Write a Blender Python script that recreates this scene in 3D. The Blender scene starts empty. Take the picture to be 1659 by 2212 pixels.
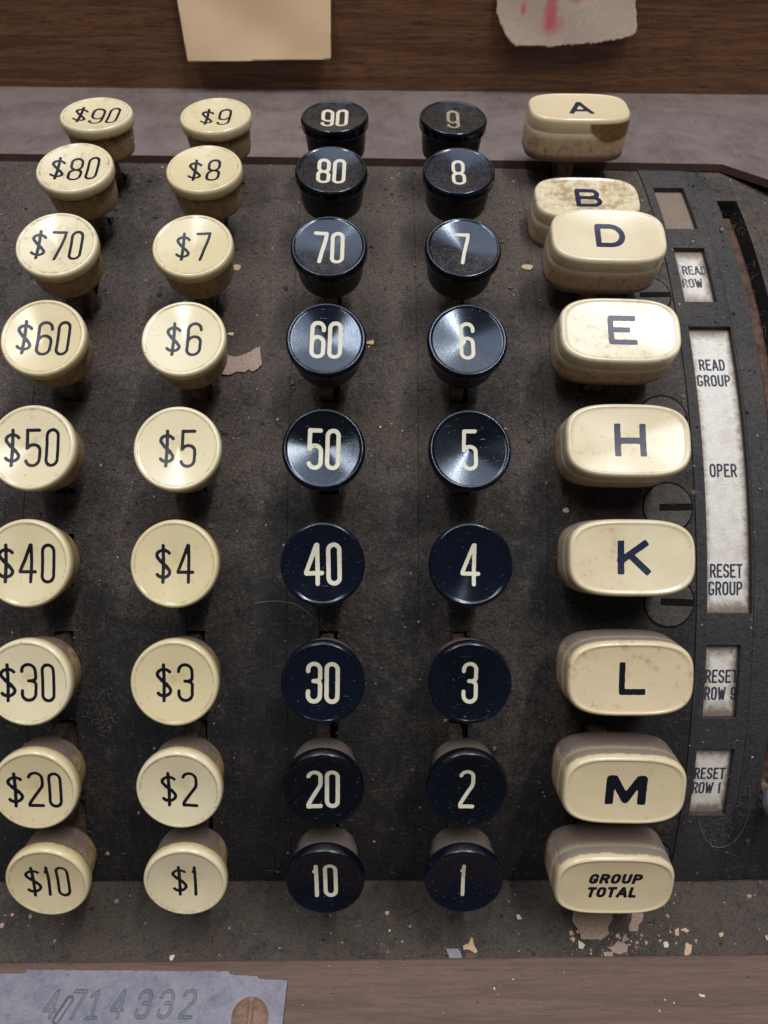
import bpy, bmesh, math, random
import numpy as np
from mathutils import Matrix, Vector, noise
rnd = random.Random(7)
sc = bpy.context.scene
C = sc.collection
S = 0.001                                   # everything below is measured in millimetres
R45 = math.sqrt(0.5)
Z0 = 57.713                                 # height of the keyboard's ledge above the curve's axis
AX = -Z0                                    # the cylinder axis runs along X at y=0, z=AX

# ---------------------------------------------------------------- camera
cam_d = bpy.data.cameras.new("camera")
cam = bpy.data.objects.new("camera", cam_d); C.objects.link(cam); sc.camera = cam
cr = Matrix(((0.9999096, -0.00376153, -0.01290882), (-0.00684393, 0.68400856, -0.72944188), (0.01157356, 0.72946429, 0.68392098)))
cam.matrix_world = Matrix.Translation(Vector((11.21, -267.03, 217.82)) * S) @ cr.to_4x4()
cam_d.sensor_fit = 'HORIZONTAL'; cam_d.sensor_width = 36.0
cam_d.lens = 36.0 * 1692.7 / 1659.0
cam_d.clip_start = 0.01; cam_d.clip_end = 30
cam_d.dof.use_dof = True; cam_d.dof.focus_distance = 0.188; cam_d.dof.aperture_fstop = 28.0

# ---------------------------------------------------------------- room light and lamps
w = bpy.data.worlds.new("World"); sc.world = w; w.use_nodes = True
bg = w.node_tree.nodes["Background"]; bg.inputs[0].default_value = (0.92, 0.95, 1.0, 1); bg.inputs[1].default_value = 0.07

def area_lamp(name, loc, target, sx, sy, power, col):
    d = bpy.data.lights.new(name, 'AREA'); d.shape = 'RECTANGLE'; d.size = sx; d.size_y = sy; d.energy = power; d.color = col
    o = bpy.data.objects.new(name, d); C.objects.link(o)
    o.location = loc
    o.rotation_euler = (Vector(target) - Vector(loc)).to_track_quat('-Z', 'Y').to_euler()
    return o
# two fluorescent tubes running front to back above the machine
area_lamp("ceiling_tube", (0.36, -0.36, 1.35), (0.36, -0.3601, 0.0), 0.05, 0.80, 9.0, (1.0, 0.98, 0.96))
area_lamp("ceiling_tube", (-0.34, -0.40, 1.35), (-0.34, -0.4001, 0.0), 0.05, 0.80, 5.0, (0.94, 0.96, 1.0))
area_lamp("ceiling_glow", (0.05, 0.0, 1.9), (0.0, -0.1, 0.05), 1.7, 1.1, 18.0, (0.74, 0.83, 1.0))
sc.view_settings.view_transform = 'Standard'; sc.view_settings.look = 'None'
sc.view_settings.exposure = 0.16; sc.view_settings.gamma = 1.0

# ---------------------------------------------------------------- node helper
class NT:
    def __init__(s, name):
        s.m = bpy.data.materials.new(name); s.m.use_nodes = True
        s.t = s.m.node_tree; s.n = s.t.nodes; s.l = s.t.links
        s.b = s.n["Principled BSDF"]
        s.co = s.n.new("ShaderNodeTexCoord")
    def link(s, a, b): s.l.new(a, b)
    def inp(s, node, key, v):
        if isinstance(v, bpy.types.NodeSocket): s.l.new(v, node.inputs[key])
        elif v is not None: node.inputs[key].default_value = v
    def coord(s, scale=(1, 1, 1), rand=True, which='Object', rot=(0, 0, 0)):
        mp = s.n.new("ShaderNodeMapping"); k = 1000.0 if which == 'Object' else 1.0
        mp.inputs['Scale'].default_value = [k * q for q in scale]; mp.inputs['Rotation'].default_value = rot
        s.link(s.co.outputs[which], mp.inputs['Vector'])
        if not rand: return mp.outputs[0]
        oi = s.n.new("ShaderNodeObjectInfo")
        mu = s.math('MULTIPLY', oi.outputs['Random'], 137.0)
        ad = s.n.new("ShaderNodeVectorMath"); ad.operation = 'ADD'
        s.link(mp.outputs[0], ad.inputs[0]); s.link(mu, ad.inputs[1])
        return ad.outputs[0]
    def noise(s, vec, scale, detail=6, rough=0.6, dist=0.0):
        q = s.n.new("ShaderNodeTexNoise"); s.link(vec, q.inputs['Vector'])
        q.inputs['Scale'].default_value = scale; q.inputs['Detail'].default_value = detail
        q.inputs['Roughness'].default_value = rough; q.inputs['Distortion'].default_value = dist
        return q.outputs['Fac']
    def vor(s, vec, scale, feature='F1', out='Distance'):
        q = s.n.new("ShaderNodeTexVoronoi"); q.feature = feature; s.link(vec, q.inputs['Vector']); q.inputs['Scale'].default_value = scale
        return q.outputs[out]
    def math(s, op, a, b=None, c=None, clamp=False):
        q = s.n.new("ShaderNodeMath"); q.operation = op; q.use_clamp = clamp
        s.inp(q, 0, a); s.inp(q, 1, b)
        if c is not None: s.inp(q, 2, c)
        return q.outputs[0]
    def ramp(s, v, a, b, lo=0.0, hi=1.0):
        q = s.n.new("ShaderNodeMapRange"); q.interpolation_type = 'SMOOTHSTEP'
        s.link(v, q.inputs['Value']); s.inp(q, 'From Min', a); s.inp(q, 'From Max', b); s.inp(q, 'To Min', lo); s.inp(q, 'To Max', hi)
        return q.outputs[0]
    def mix(s, f, a, b):
        q = s.n.new("ShaderNodeMix"); q.data_type = 'RGBA'
        s.inp(q, 0, f)
        for k, v in ((6, a), (7, b)):
            if isinstance(v, bpy.types.NodeSocket): s.l.new(v, q.inputs[k])
            else: q.inputs[k].default_value = (*v, 1)
        return q.outputs[2]
    def attr(s, name):
        q = s.n.new("ShaderNodeAttribute"); q.attribute_type = 'OBJECT'; q.attribute_name = name
        return q.outputs['Fac']
    def sep(s, vec):
        q = s.n.new("ShaderNodeSeparateXYZ"); s.link(vec, q.inputs[0]); return q.outputs
    def normal(s):
        q = s.n.new("ShaderNodeNewGeometry"); return q.outputs['Normal']
    def bump(s, h, strength, dist, prev=None):
        q = s.n.new("ShaderNodeBump"); q.inputs['Strength'].default_value = strength; q.inputs['Distance'].default_value = dist * S
        s.link(h, q.inputs['Height'])
        if prev is not None: s.link(prev, q.inputs['Normal'])
        return q.outputs[0]
    def out(s, col, rough, nrm=None, spec=None, metal=None, coat=None):
        s.inp(s.b, 'Base Color', col if isinstance(col, bpy.types.NodeSocket) else (*col, 1))
        s.inp(s.b, 'Roughness', rough)
        if nrm is not None: s.link(nrm, s.b.inputs['Normal'])
        if spec is not None: s.inp(s.b, 'Specular IOR Level', spec)
        if metal is not None: s.inp(s.b, 'Metallic', metal)
        if coat is not None: s.b.inputs['Coat Weight'].default_value = coat; s.b.inputs['Coat Roughness'].default_value = 0.12
        return s.m

def radial_tangent(t, amount):
    q = t.n.new("ShaderNodeTangent"); q.direction_type = 'RADIAL'; q.axis = 'Z'
    t.link(q.outputs[0], t.b.inputs['Tangent']); t.inp(t.b, 'Anisotropic', amount); t.inp(t.b, 'Anisotropic Rotation', 0.25)

DUST = (0.165, 0.130, 0.105)
def key_face(name, c1, c2, stain, rough, grimy, dark=False):
    rimdirt = name == 'cream_plastic'
    t = NT(name); v = t.coord(); sep = t.sep(t.co.outputs['Object'])
    n1 = t.noise(v, 0.11, 5, 0.55); n2 = t.noise(v, 0.45, 8, 0.7); n3 = t.noise(v, 2.2, 6, 0.75)
    col = t.mix(t.ramp(t.math('ADD', n1, t.math('SUBTRACT', t.attr('tone'), 0.5)), 0.25, 0.75), c1, c2)
    g = t.attr('grime')
    th = t.math('SUBTRACT', 0.66, t.math('MULTIPLY', g, 0.22))
    st = t.ramp(t.math('ADD', t.math('MULTIPLY', n2, 0.7), t.math('MULTIPLY', n1, 0.3)), th, t.math('ADD', th, 0.16))
    col = t.mix(t.math('MULTIPLY', st, t.math('ADD', t.math('MULTIPLY', g, 0.6), 0.18)), col, stain)
    if grimy:
        oz = t.math('MULTIPLY', t.sep(t.co.outputs['Object'])[2], 1000.0)
        oz = t.math('ADD', oz, t.math('MULTIPLY', t.math('SUBTRACT', n2, 0.5), 2.4))
        col = t.mix(t.ramp(oz, -0.5, -2.0, 0.0, 0.75 if rimdirt else 0.25), col, (0.52, 0.375, 0.155))
        col = t.mix(t.ramp(oz, -2.1, -2.9, 0.0, 0.8 if rimdirt else 0.2), col, (0.16, 0.095, 0.04))
    sp = t.ramp(t.noise(v, 1.5, 3, 0.5), 0.69, 0.75)                   # small dark pits
    col = t.mix(t.math('MULTIPLY', sp, 0.55), col, (0.16, 0.10, 0.05) if not dark else (0.20, 0.19, 0.17))
    nz = t.sep(t.normal())[2]
    du = t.math('MULTIPLY', t.ramp(nz, 0.80, 1.0), t.ramp(t.math('ADD', t.math('MULTIPLY', n2, 0.35), t.math('MULTIPLY', n3, 0.65)), 0.30, 0.72))
    du = t.math('MULTIPLY', du, 0.42 if dark else 0.16)
    du = t.math('ADD', du, t.math('MULTIPLY', t.ramp(n3, 0.60, 0.80), t.math('MULTIPLY', t.ramp(n1, 0.50, 0.66), 0.20 if dark else 0.22)))
    if grimy and not rimdirt:   # the dust on the upper side of the oblong keys reaches up to the rim
        sd = t.math('MULTIPLY', t.ramp(oz, -0.9, -1.7), t.ramp(t.math('ADD', nz, t.math('MULTIPLY', t.math('SUBTRACT', n2, 0.5), 0.8)), 0.25, 0.60))
        du = t.math('MAXIMUM', du, t.math('MULTIPLY', sd, 0.88))
    col = t.mix(du, col, DUST)
    r = t.math('ADD', t.math('ADD', rough, t.math('MULTIPLY', du, 0.9)), t.math('MULTIPLY', n3, 0.07))
    # fine turning marks: rings around the middle of the face
    ln = t.n.new("ShaderNodeVectorMath"); ln.operation = 'LENGTH'; t.link(t.co.outputs['Object'], ln.inputs[0])
    rr = t.math('MULTIPLY', ln.outputs['Value'], 1000.0)
    if grimy and rimdirt:      # hairline cracks and nicks round the rim, and dirt caught in the groove inside it
        ox = t.sep(t.co.outputs['Object']); an = t.math('ARCTAN2', ox[1], ox[0])
        oi = t.n.new("ShaderNodeObjectInfo"); cmb = t.n.new("ShaderNodeCombineXYZ")
        t.link(t.math('ADD', t.math('MULTIPLY', an, 6.0), t.math('MULTIPLY', oi.outputs['Random'], 90.0)), cmb.inputs[0]); t.link(t.math('MULTIPLY', rr, 0.25), cmb.inputs[1])
        ck = t.ramp(t.noise(cmb.outputs[0], 1.6, 2, 0.5), 0.715, 0.735)
        ck = t.math('MULTIPLY', ck, t.ramp(rr, 8.75, 8.95))
        col = t.mix(t.math('MULTIPLY', ck, 0.8), col, (0.10, 0.055, 0.02))
        gv_ = t.math('MULTIPLY', t.ramp(rr, 8.35, 8.65), t.ramp(rr, 8.95, 8.75))
        col = t.mix(t.math('MULTIPLY', gv_, t.math('MULTIPLY', t.ramp(n2, 0.42, 0.62), 0.6)), col, (0.34, 0.22, 0.085))
    h = t.math('ADD', t.math('ADD', t.math('MULTIPLY', n3, 0.6), t.math('MULTIPLY', n2, 0.5)), 0.0)
    nr = t.bump(h, 0.35, 0.03)
    sv = t.coord((0.4, 7, 7), rot=(0, 0, 0.7)); scr = t.ramp(t.noise(sv, 0.55, 2, 0.5), 0.70, 0.74)
    nr = t.bump(scr, 0.35, 0.03, nr)
    if dark: col = t.mix(t.math('MULTIPLY', scr, 0.16), col, (0.30, 0.32, 0.38))
    radial_tangent(t, 0.42 if dark else 0.45)
    t.b.inputs['Specular Tint'].default_value = (0.72, 0.84, 1.0, 1) if dark else (1, 1, 1, 1)  # blue cast of the reflected light is put into the black plastic's tint
    return t.out(col, r, nr, spec=0.50 if dark else 0.5)
M = {}
M['cream'] = key_face('cream_plastic', (0.77, 0.655, 0.42), (0.71, 0.58, 0.335), (0.36, 0.23, 0.10), 0.15, True)
M['ivory'] = key_face('ivory_plastic', (0.75, 0.64, 0.43), (0.69, 0.55, 0.335), (0.34, 0.22, 0.11), 0.17, True)
M['black'] = key_face('black_plastic', (0.0032, 0.0045, 0.0105), (0.0022, 0.0027, 0.0048), (0.03, 0.028, 0.026), 0.09, False, True)

def body(name, c1, c2, rough, dusty, near=None):
    t = NT(name); v = t.coord(); n = t.noise(v, 0.5, 8, 0.7); n2 = t.noise(t.coord((4, 4, 0.5)), 0.5, 5, 0.7); n3 = t.noise(v, 4.5, 4, 0.8)
    col = t.mix(t.ramp(t.math('ADD', t.math('MULTIPLY', n, 0.6), t.math('MULTIPLY', n2, 0.4)), 0.38, 0.62), c1, c2)
    stn = t.ramp(t.math('ADD', t.math('MULTIPLY', n, 0.5), t.math('MULTIPLY', n2, 0.5)), 0.52, 0.66, 0.0, 0.7)
    if rough > 0.4:
        col = t.mix(stn, col, (0.12, 0.070, 0.032))
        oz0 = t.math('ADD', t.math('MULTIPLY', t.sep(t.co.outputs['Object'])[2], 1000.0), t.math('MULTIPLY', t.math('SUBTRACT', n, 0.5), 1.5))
        col = t.mix(t.ramp(oz0, -9.2, -11.0, 0.0, 0.7), col, (0.10, 0.062, 0.034))       # dirt plus painted-in shade along the lower edge
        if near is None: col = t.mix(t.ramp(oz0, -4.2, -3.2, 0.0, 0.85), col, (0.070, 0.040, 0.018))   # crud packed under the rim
    nz = t.sep(t.normal())[2]
    d = t.ramp(t.math('ADD', nz, t.math('MULTIPLY', t.math('SUBTRACT', n, 0.5), 0.9)), 0.18, 0.62)
    d = t.math('MULTIPLY', d, dusty)
    dc = t.mix(t.ramp(n3, 0.3, 0.7), (0.095, 0.068, 0.052), (0.225, 0.175, 0.142))
    col = t.mix(d, col, dc)
    if near is not None:
        oz = t.math('MULTIPLY', t.sep(t.co.outputs['Object'])[2], 1000.0)
        oz = t.math('ADD', oz, t.math('MULTIPLY', t.math('SUBTRACT', n2, 0.5), 3.0))
        col = t.mix(t.ramp(oz, -5.6, -3.9), col, t.mix(t.math('MULTIPLY', d, 0.8), near, dc))
    nr = t.bump(n3, 0.7, 0.12); nr = t.bump(n, 0.5, 0.25, nr)
    return t.out(col, t.math('ADD', rough, t.math('MULTIPLY', d, 0.5), clamp=True), nr, spec=0.4)
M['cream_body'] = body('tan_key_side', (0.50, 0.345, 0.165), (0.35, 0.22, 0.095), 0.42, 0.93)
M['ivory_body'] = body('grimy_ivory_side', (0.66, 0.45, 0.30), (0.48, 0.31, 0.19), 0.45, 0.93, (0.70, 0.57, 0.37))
M['black_body'] = body('black_key_side', (0.006, 0.006, 0.007), (0.012, 0.011, 0.010), 0.34, 0.88)

t = NT('rusty_steel'); v = t.coord(); n = t.noise(v, 0.6, 8, 0.7)
M['stem'] = t.out(t.mix(t.ramp(n, 0.35, 0.65), (0.080, 0.042, 0.028), (0.21, 0.14, 0.10)), 0.65, t.bump(n, 0.6, 0.3), spec=0.35)
t = NT('dark_cavity'); M['cavity'] = t.out((0.010, 0.009, 0.008), 0.9, spec=0.1)
t = NT('rusty_bar'); v = t.coord(); n = t.noise(v, 0.25, 8, 0.7)
M['rust'] = t.out(t.mix(t.ramp(n, 0.38, 0.6), (0.030, 0.016, 0.011), (0.110, 0.052, 0.031)), 0.7, t.bump(n, 0.7, 0.5), spec=0.3)

def ink(name, col, wear, wearcol, rough=0.4):
    t = NT(name); v = t.coord(); n = t.noise(v, 1.6, 6, 0.7)
    g = t.attr('wear'); th = t.math('SUBTRACT', 0.70, t.math('MULTIPLY', g, 0.26))
    c = t.mix(t.math('MULTIPLY', t.ramp(n, th, t.math('ADD', th, 0.08)), wear), col, wearcol)
    return t.out(c, t.math('ADD', rough, t.math('MULTIPLY', n, 0.15)), t.bump(n, 0.3, 0.05), spec=0.4)
M['ink_black'] = ink('black_ink', (0.006, 0.006, 0.012), 0.7, (0.14, 0.11, 0.08), 0.3)
M['ink_white'] = ink('cream_paint_fill', (0.62, 0.565, 0.42), 0.8, (0.22, 0.16, 0.09))
M['ink_blue'] = ink('blue_black_ink', (0.012, 0.016, 0.042), 0.55, (0.30, 0.27, 0.22), 0.28)
M['ink_print'] = ink('printed_ink', (0.030, 0.034, 0.050), 0.85, (0.36, 0.32, 0.27), 0.6)

# the charcoal, dust-caked plate
def plate_mat(name, base1, base2, dust1, dust2, dustlo, dusthi, amt, streak=True, rough=0.62):
    t = NT(name); v = t.coord(rand=False)
    nb = t.noise(v, 0.035, 7, 0.62, 0.4); nm = t.noise(v, 0.22, 9, 0.7, 0.3); nf = t.noise(v, 1.9, 7, 0.8); ng = t.noise(v, 6.0, 3, 0.7)
    vs = t.coord((3.2, 0.14, 0.14), rand=False); ns = t.noise(vs, 0.8, 7, 0.75)
    col = t.mix(t.ramp(ns if streak else nm, 0.35, 0.68), base1, base2)
    nk = t.noise(v, 0.75, 8, 0.72, 0.6)
    d = t.math('ADD', t.math('MULTIPLY', nb, 0.42), t.math('ADD', t.math('MULTIPLY', nm, 0.30), t.math('MULTIPLY', nk, 0.28)))
    nz = t.sep(t.normal())[2]
    d = t.math('ADD', d, t.math('MULTIPLY', t.math('SUBTRACT', nz, 0.7), 0.30))     # dust settles where the plate lies flatter
    d = t.math('ADD', d, t.math('MULTIPLY', t.math('SUBTRACT', nf, 0.5), 0.34))
    d = t.math('MULTIPLY', t.ramp(d, dustlo, dusthi), amt)
    col = t.mix(d, col, t.mix(t.ramp(nf, 0.35, 0.65), dust1, dust2))
    pits = t.ramp(t.noise(v, 0.55, 6, 0.65, 1.2), 0.57, 0.66)
    col = t.mix(t.math('MULTIPLY', pits, 0.65), col, (0.014, 0.0125, 0.012))
    sp = t.vor(v, 0.75); spn = t.ramp(sp, 0.10, 0.05)
    keep = t.ramp(t.noise(v, 0.5, 2, 0.5), 0.56, 0.60)
    col = t.mix(t.math('MULTIPLY', t.math('MULTIPLY', spn, keep), 0.55), col, (0.24, 0.20, 0.16))
    nr = t.bump(nf, 0.9, 0.45); nr = t.bump(nk, 0.9, 0.6, nr); nr = t.bump(nm, 0.6, 0.9, nr); nr = t.bump(ng, 0.4, 0.12, nr)
    if streak: nr = t.bump(ns, 0.30, 0.15, nr)
    return t.out(col, t.math('ADD', rough, t.math('MULTIPLY', d, 0.25), clamp=True), nr, spec=0.42)
M['plate'] = plate_mat('charcoal_plate', (0.015, 0.0138, 0.0135), (0.032, 0.0285, 0.027), (0.054, 0.041, 0.032), (0.160, 0.122, 0.095), 0.42, 0.60, 0.95)
M['frame'] = plate_mat('slate_index_frame', (0.033, 0.0310, 0.0320), (0.054, 0.050, 0.050), (0.066, 0.056, 0.048), (0.130, 0.108, 0.092), 0.45, 0.68, 0.8, rough=0.5)
M['ledge'] = plate_mat('dusty_ledge', (0.026, 0.022, 0.019), (0.050, 0.041, 0.034), (0.066, 0.050, 0.038), (0.150, 0.115, 0.088), 0.44, 0.66, 0.85, streak=False)
M['disc'] = plate_mat('dusty_lock_disc', (0.060, 0.053, 0.048), (0.100, 0.088, 0.078), (0.10, 0.083, 0.068), (0.20, 0.17, 0.145), 0.38, 0.62, 0.85, streak=False)

def wood(name, dark, mid, light, gs, dustc, damt, rough, coat, contrast=1.0):
    t = NT(name); v = t.coord(rand=False)
    g1 = t.noise(t.coord((0.018 * gs, 0.42, 0.42), rand=False), 1.0, 8, 0.62, 1.1)
    g2 = t.noise(t.coord((0.10 * gs, 1.5, 1.5), rand=False), 1.0, 7, 0.75, 0.5)
    g3 = t.noise(t.coord((0.36 * gs, 4.2, 4.2), rand=False), 1.0, 4, 0.7, 0.2)
    col = t.mix(t.ramp(g1, 0.36, 0.62), mid, light)
    col = t.mix(t.ramp(g2, 0.48, 0.66, 0.0, 0.85 * contrast), col, dark)
    col = t.mix(t.ramp(g3, 0.55, 0.66, 0.0, 0.8 * contrast), col, dark)
    nd = t.noise(v, 0.09, 7, 0.65); nf = t.noise(v, 1.6, 5, 0.75)
    d = t.math('MULTIPLY', t.ramp(t.math('ADD', t.math('MULTIPLY', nd, 0.6), t.math('MULTIPLY', nf, 0.4)), 0.34, 0.66), damt)
    col = t.mix(d, col, dustc)
    sp = t.math('MULTIPLY', t.ramp(t.vor(v, 0.30), 0.045, 0.02), t.ramp(t.noise(v, 0.2, 2, 0.5), 0.52, 0.56))
    col = t.mix(t.math('MULTIPLY', sp, 0.7), col, (0.42, 0.36, 0.30))
    nr = t.bump(g3, 0.35, 0.15); nr = t.bump(nf, 0.25, 0.1, nr)
    return t.out(col, t.math('ADD', rough, t.math('MULTIPLY', d, 0.3)), nr, spec=0.4, coat=coat)
M['wood_panel'] = wood('walnut_grain_panel', (0.032, 0.0130, 0.0065), (0.120, 0.049, 0.0220), (0.215, 0.093, 0.040), 1.0, (0.12, 0.09, 0.07), 0.14, 0.46, 0.10)
M['wood_rail'] = wood('dusty_walnut_rail', (0.036, 0.019, 0.013), (0.095, 0.047, 0.030), (0.150, 0.078, 0.051), 1.2, (0.125, 0.082, 0.064), 0.45, 0.58, 0.0, 0.7)
t = NT('dusty_mauve_rail'); v = t.coord(rand=False); nb = t.noise(v, 0.05, 7, 0.6, 0.5); nf = t.noise(v, 1.2, 8, 0.75); nv = t.noise(t.coord((0.9, 0.25, 0.25), rand=False), 0.5, 6, 0.7)
c = t.mix(t.ramp(nb, 0.35, 0.65), (0.112, 0.083, 0.072), (0.170, 0.132, 0.116)); c = t.mix(t.ramp(nv, 0.40, 0.70, 0.0, 0.5), c, (0.190, 0.152, 0.136)); c = t.mix(t.ramp(nf, 0.58, 0.75, 0, 0.35), c, (0.055, 0.042, 0.040))
M['rail'] = t.out(c, t.math('ADD', 0.40, t.math('MULTIPLY', nf, 0.35)), t.bump(nf, 0.35, 0.15), spec=0.5)
t = NT('rail_edge_brown'); n = t.noise(t.coord(), 0.5, 6, 0.7); M['rail_edge'] = t.out(t.mix(n, (0.05, 0.024, 0.018), (0.13, 0.07, 0.052)), 0.55, t.bump(n, 0.4, 0.2))

def card_mat(name, w_, h_, edge):
    t = NT(name); v = t.coord(); s = t.sep(t.co.outputs['Generated'])
    n = t.noise(v, 0.55, 7, 0.65); nf = t.noise(v, 2.4, 6, 0.8)
    def dist(a, L):   # distance to the nearer end in mm
        return t.math('MULTIPLY', t.math('MINIMUM', a, t.math('SUBTRACT', 1.0, a)), L)
    dx = dist(s[0], w_); dy = dist(s[1], h_)
    d = t.math('MINIMUM', dx, t.math('MULTIPLY', dy, 0.55))
    d = t.math('ADD', d, t.math('MULTIPLY', t.math('SUBTRACT', n, 0.5), 3.2))
    f = t.ramp(d, edge, edge * 0.15)
    col = t.mix(t.ramp(nf, 0.35, 0.7), (0.74, 0.70, 0.63), (0.55, 0.49, 0.41))
    col = t.mix(t.ramp(t.noise(v, 0.22, 4, 0.6), 0.45, 0.70, 0, 0.5), col, (0.50, 0.42, 0.33))
    col = t.mix(t.math('MULTIPLY', f, 0.88), col, t.mix(t.ramp(nf, 0.3, 0.7), (0.20, 0.125, 0.075), (0.095, 0.058, 0.036)))
    sp = t.ramp(t.noise(v, 1.4, 4, 0.6), 0.66, 0.72)
    col = t.mix(t.math('MULTIPLY', sp, 0.6), col, (0.13, 0.09, 0.06))
    return t.out(col, 0.5, t.bump(nf, 0.3, 0.08), spec=0.4)

t = NT('note_paper'); v = t.coord(); nf = t.noise(v, 2.5, 6, 0.8); nb = t.noise(v, 0.06, 4, 0.5)
c = t.mix(t.ramp(nb, 0.3, 0.7), (0.87, 0.615, 0.385), (0.81, 0.56, 0.34)); c = t.mix(t.ramp(nf, 0.62, 0.76, 0, 0.35), c, (0.50, 0.34, 0.20))
M['note'] = t.out(c, 0.8, t.bump(nf, 0.25, 0.06), spec=0.2)
t = NT('stained_scrap_paper'); v = t.coord(); nf = t.noise(v, 1.3, 8, 0.8); nb = t.noise(v, 0.12, 4, 0.5)
c = t.mix(t.ramp(nf, 0.32, 0.68), (0.62, 0.50, 0.40), (0.46, 0.34, 0.26)); c = t.mix(t.ramp(nb, 0.40, 0.7, 0, 0.5), c, (0.52, 0.38, 0.30))
sx = t.sep(t.coord((1, 1, 1), rand=False))
def blot(cx, cz, rx, rz, k):
    a = t.math('DIVIDE', t.math('SUBTRACT', sx[0], cx), rx); b = t.math('DIVIDE', t.math('SUBTRACT', sx[2], cz), rz)
    q = t.math('SQRT', t.math('ADD', t.math('MULTIPLY', a, a), t.math('MULTIPLY', b, b)))
    q = t.math('ADD', q, t.math('MULTIPLY', t.math('SUBTRACT', t.noise(v, 0.35, 5, 0.7), 0.5), 1.1))
    return t.ramp(q, 1.15, 0.35, 0.0, k)
for args in ((71.5, 160.0, 2.6, 9.0, 0.80), (62.0, 160.5, 1.3, 2.4, 0.65), (80.0, 164.0, 4.0, 2.2, 0.6), (72.5, 156.0, 4.5, 3.5, 0.45)):
    c = t.mix(blot(*args), c, (0.62, 0.10, 0.13))
M['scrap'] = t.out(c, 0.85, t.bump(nf, 0.5, 0.12), spec=0.2)

t = NT('tarnished_nickel_plate'); v = t.coord(); n = t.noise(v, 0.16, 8, 0.68, 0.1); nf = t.noise(v, 1.6, 7, 0.8); n2 = t.noise(v, 0.35, 7, 0.7, 0.1)
c = t.mix(t.ramp(t.math('ADD', t.math('MULTIPLY', n, 0.5), t.math('MULTIPLY', nf, 0.5)), 0.36, 0.62), (0.125, 0.115, 0.145), (0.225, 0.205, 0.222)); vsx = t.noise(t.coord((0.25, 2.6, 2.6)), 0.9, 6, 0.7); c = t.mix(t.ramp(vsx, 0.58, 0.70, 0, 0.35), c, (0.32, 0.29, 0.30)); c = t.mix(t.ramp(n2, 0.54, 0.66, 0, 0.45), c, (0.085, 0.075, 0.115)); c = t.mix(t.ramp(nf, 0.60, 0.78, 0, 0.4), c, (0.36, 0.32, 0.31))
ed = t.n.new("ShaderNodeAttribute"); ed.attribute_name = 'groove'
c = t.mix(t.math('MULTIPLY', ed.outputs['Fac'], t.ramp(n2, 0.30, 0.62, 0.25, 1.0)), c, (0.12, 0.20, 0.19))
M['nickel'] = t.out(c, t.math('ADD', 0.36, t.math('MULTIPLY', nf, 0.3)), t.bump(nf, 0.5, 0.15), spec=0.5, metal=0.25)
t = NT('rusted_screw'); v = t.coord(); n = t.noise(v, 0.7, 8, 0.75)
M['screw'] = t.out(t.mix(t.ramp(n, 0.35, 0.65), (0.15, 0.078, 0.048), (0.25, 0.145, 0.095)), 0.6, t.bump(n, 0.6, 0.3), spec=0.4)
t = NT('grey_knob'); n = t.noise(t.coord(), 0.5, 6, 0.7); M['knob'] = t.out(t.mix(n, (0.15, 0.155, 0.175), (0.23, 0.235, 0.255)), 0.45, t.bump(n, 0.3, 0.1))
def flake_mat(name, a, b):
    t = NT(name); n = t.noise(t.coord(), 1.6, 7, 0.8); return t.out(t.mix(t.ramp(n, 0.35, 0.65), a, b), 0.8, t.bump(n, 0.7, 0.2), spec=0.2)
M['flake_pink'] = flake_mat('pinkish_flake', (0.27, 0.175, 0.135), (0.42, 0.30, 0.24))
M['flake_tan'] = flake_mat('tan_flake', (0.44, 0.28, 0.15), (0.56, 0.40, 0.25))
M['flake_grey'] = flake_mat('grey_flake', (0.20, 0.185, 0.19), (0.30, 0.28, 0.29))
M['flake_brown'] = flake_mat('brown_flake', (0.085, 0.055, 0.042), (0.15, 0.10, 0.075))
M['flake_pale'] = flake_mat('pale_flake', (0.50, 0.46, 0.32), (0.62, 0.58, 0.44))
M['lint'] = flake_mat('grey_lint', (0.10, 0.082, 0.065), (0.21, 0.18, 0.15))
M['grime'] = flake_mat('dark_grime', (0.020, 0.016, 0.013), (0.060, 0.046, 0.036))
M['hair'] = flake_mat('pale_hair', (0.20, 0.18, 0.16), (0.36, 0.34, 0.31))

# ---------------------------------------------------------------- object helpers
WM = {}
def mesh(name, vs, fs, mat, smooth=False):
    me = bpy.data.meshes.new(name)
    me.from_pydata([tuple(S * q for q in v) for v in vs], [], fs); me.update()
    if smooth: me.polygons.foreach_set('use_smooth', [True] * len(me.polygons))
    me.materials.append(mat)
    return me
def put(name, me, mw=None, parent=None, label=None, cat=None, group=None, kind=None, **props):
    o = bpy.data.objects.new(name, me); C.objects.link(o)
    mw = mw or Matrix.Identity(4)
    WM[o] = mw
    if parent is not None:
        o.parent = parent; o.matrix_basis = WM[parent].inverted() @ mw
    else: o.matrix_basis = mw
    for k, v in (('label', label), ('category', cat), ('group', group), ('kind', kind)):
        if v: o[k] = v
    for k, v in props.items(): o[k] = v
    return o
def T(x, y, z): return Matrix.Translation(Vector((x, y, z)) * S)
def cyl(x, deg, R):
    a = math.radians(deg); Y = R * math.sin(a); Z = R * math.cos(a)
    return (x, (Y - Z) * R45, (Y + Z) * R45 + AX)
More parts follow.
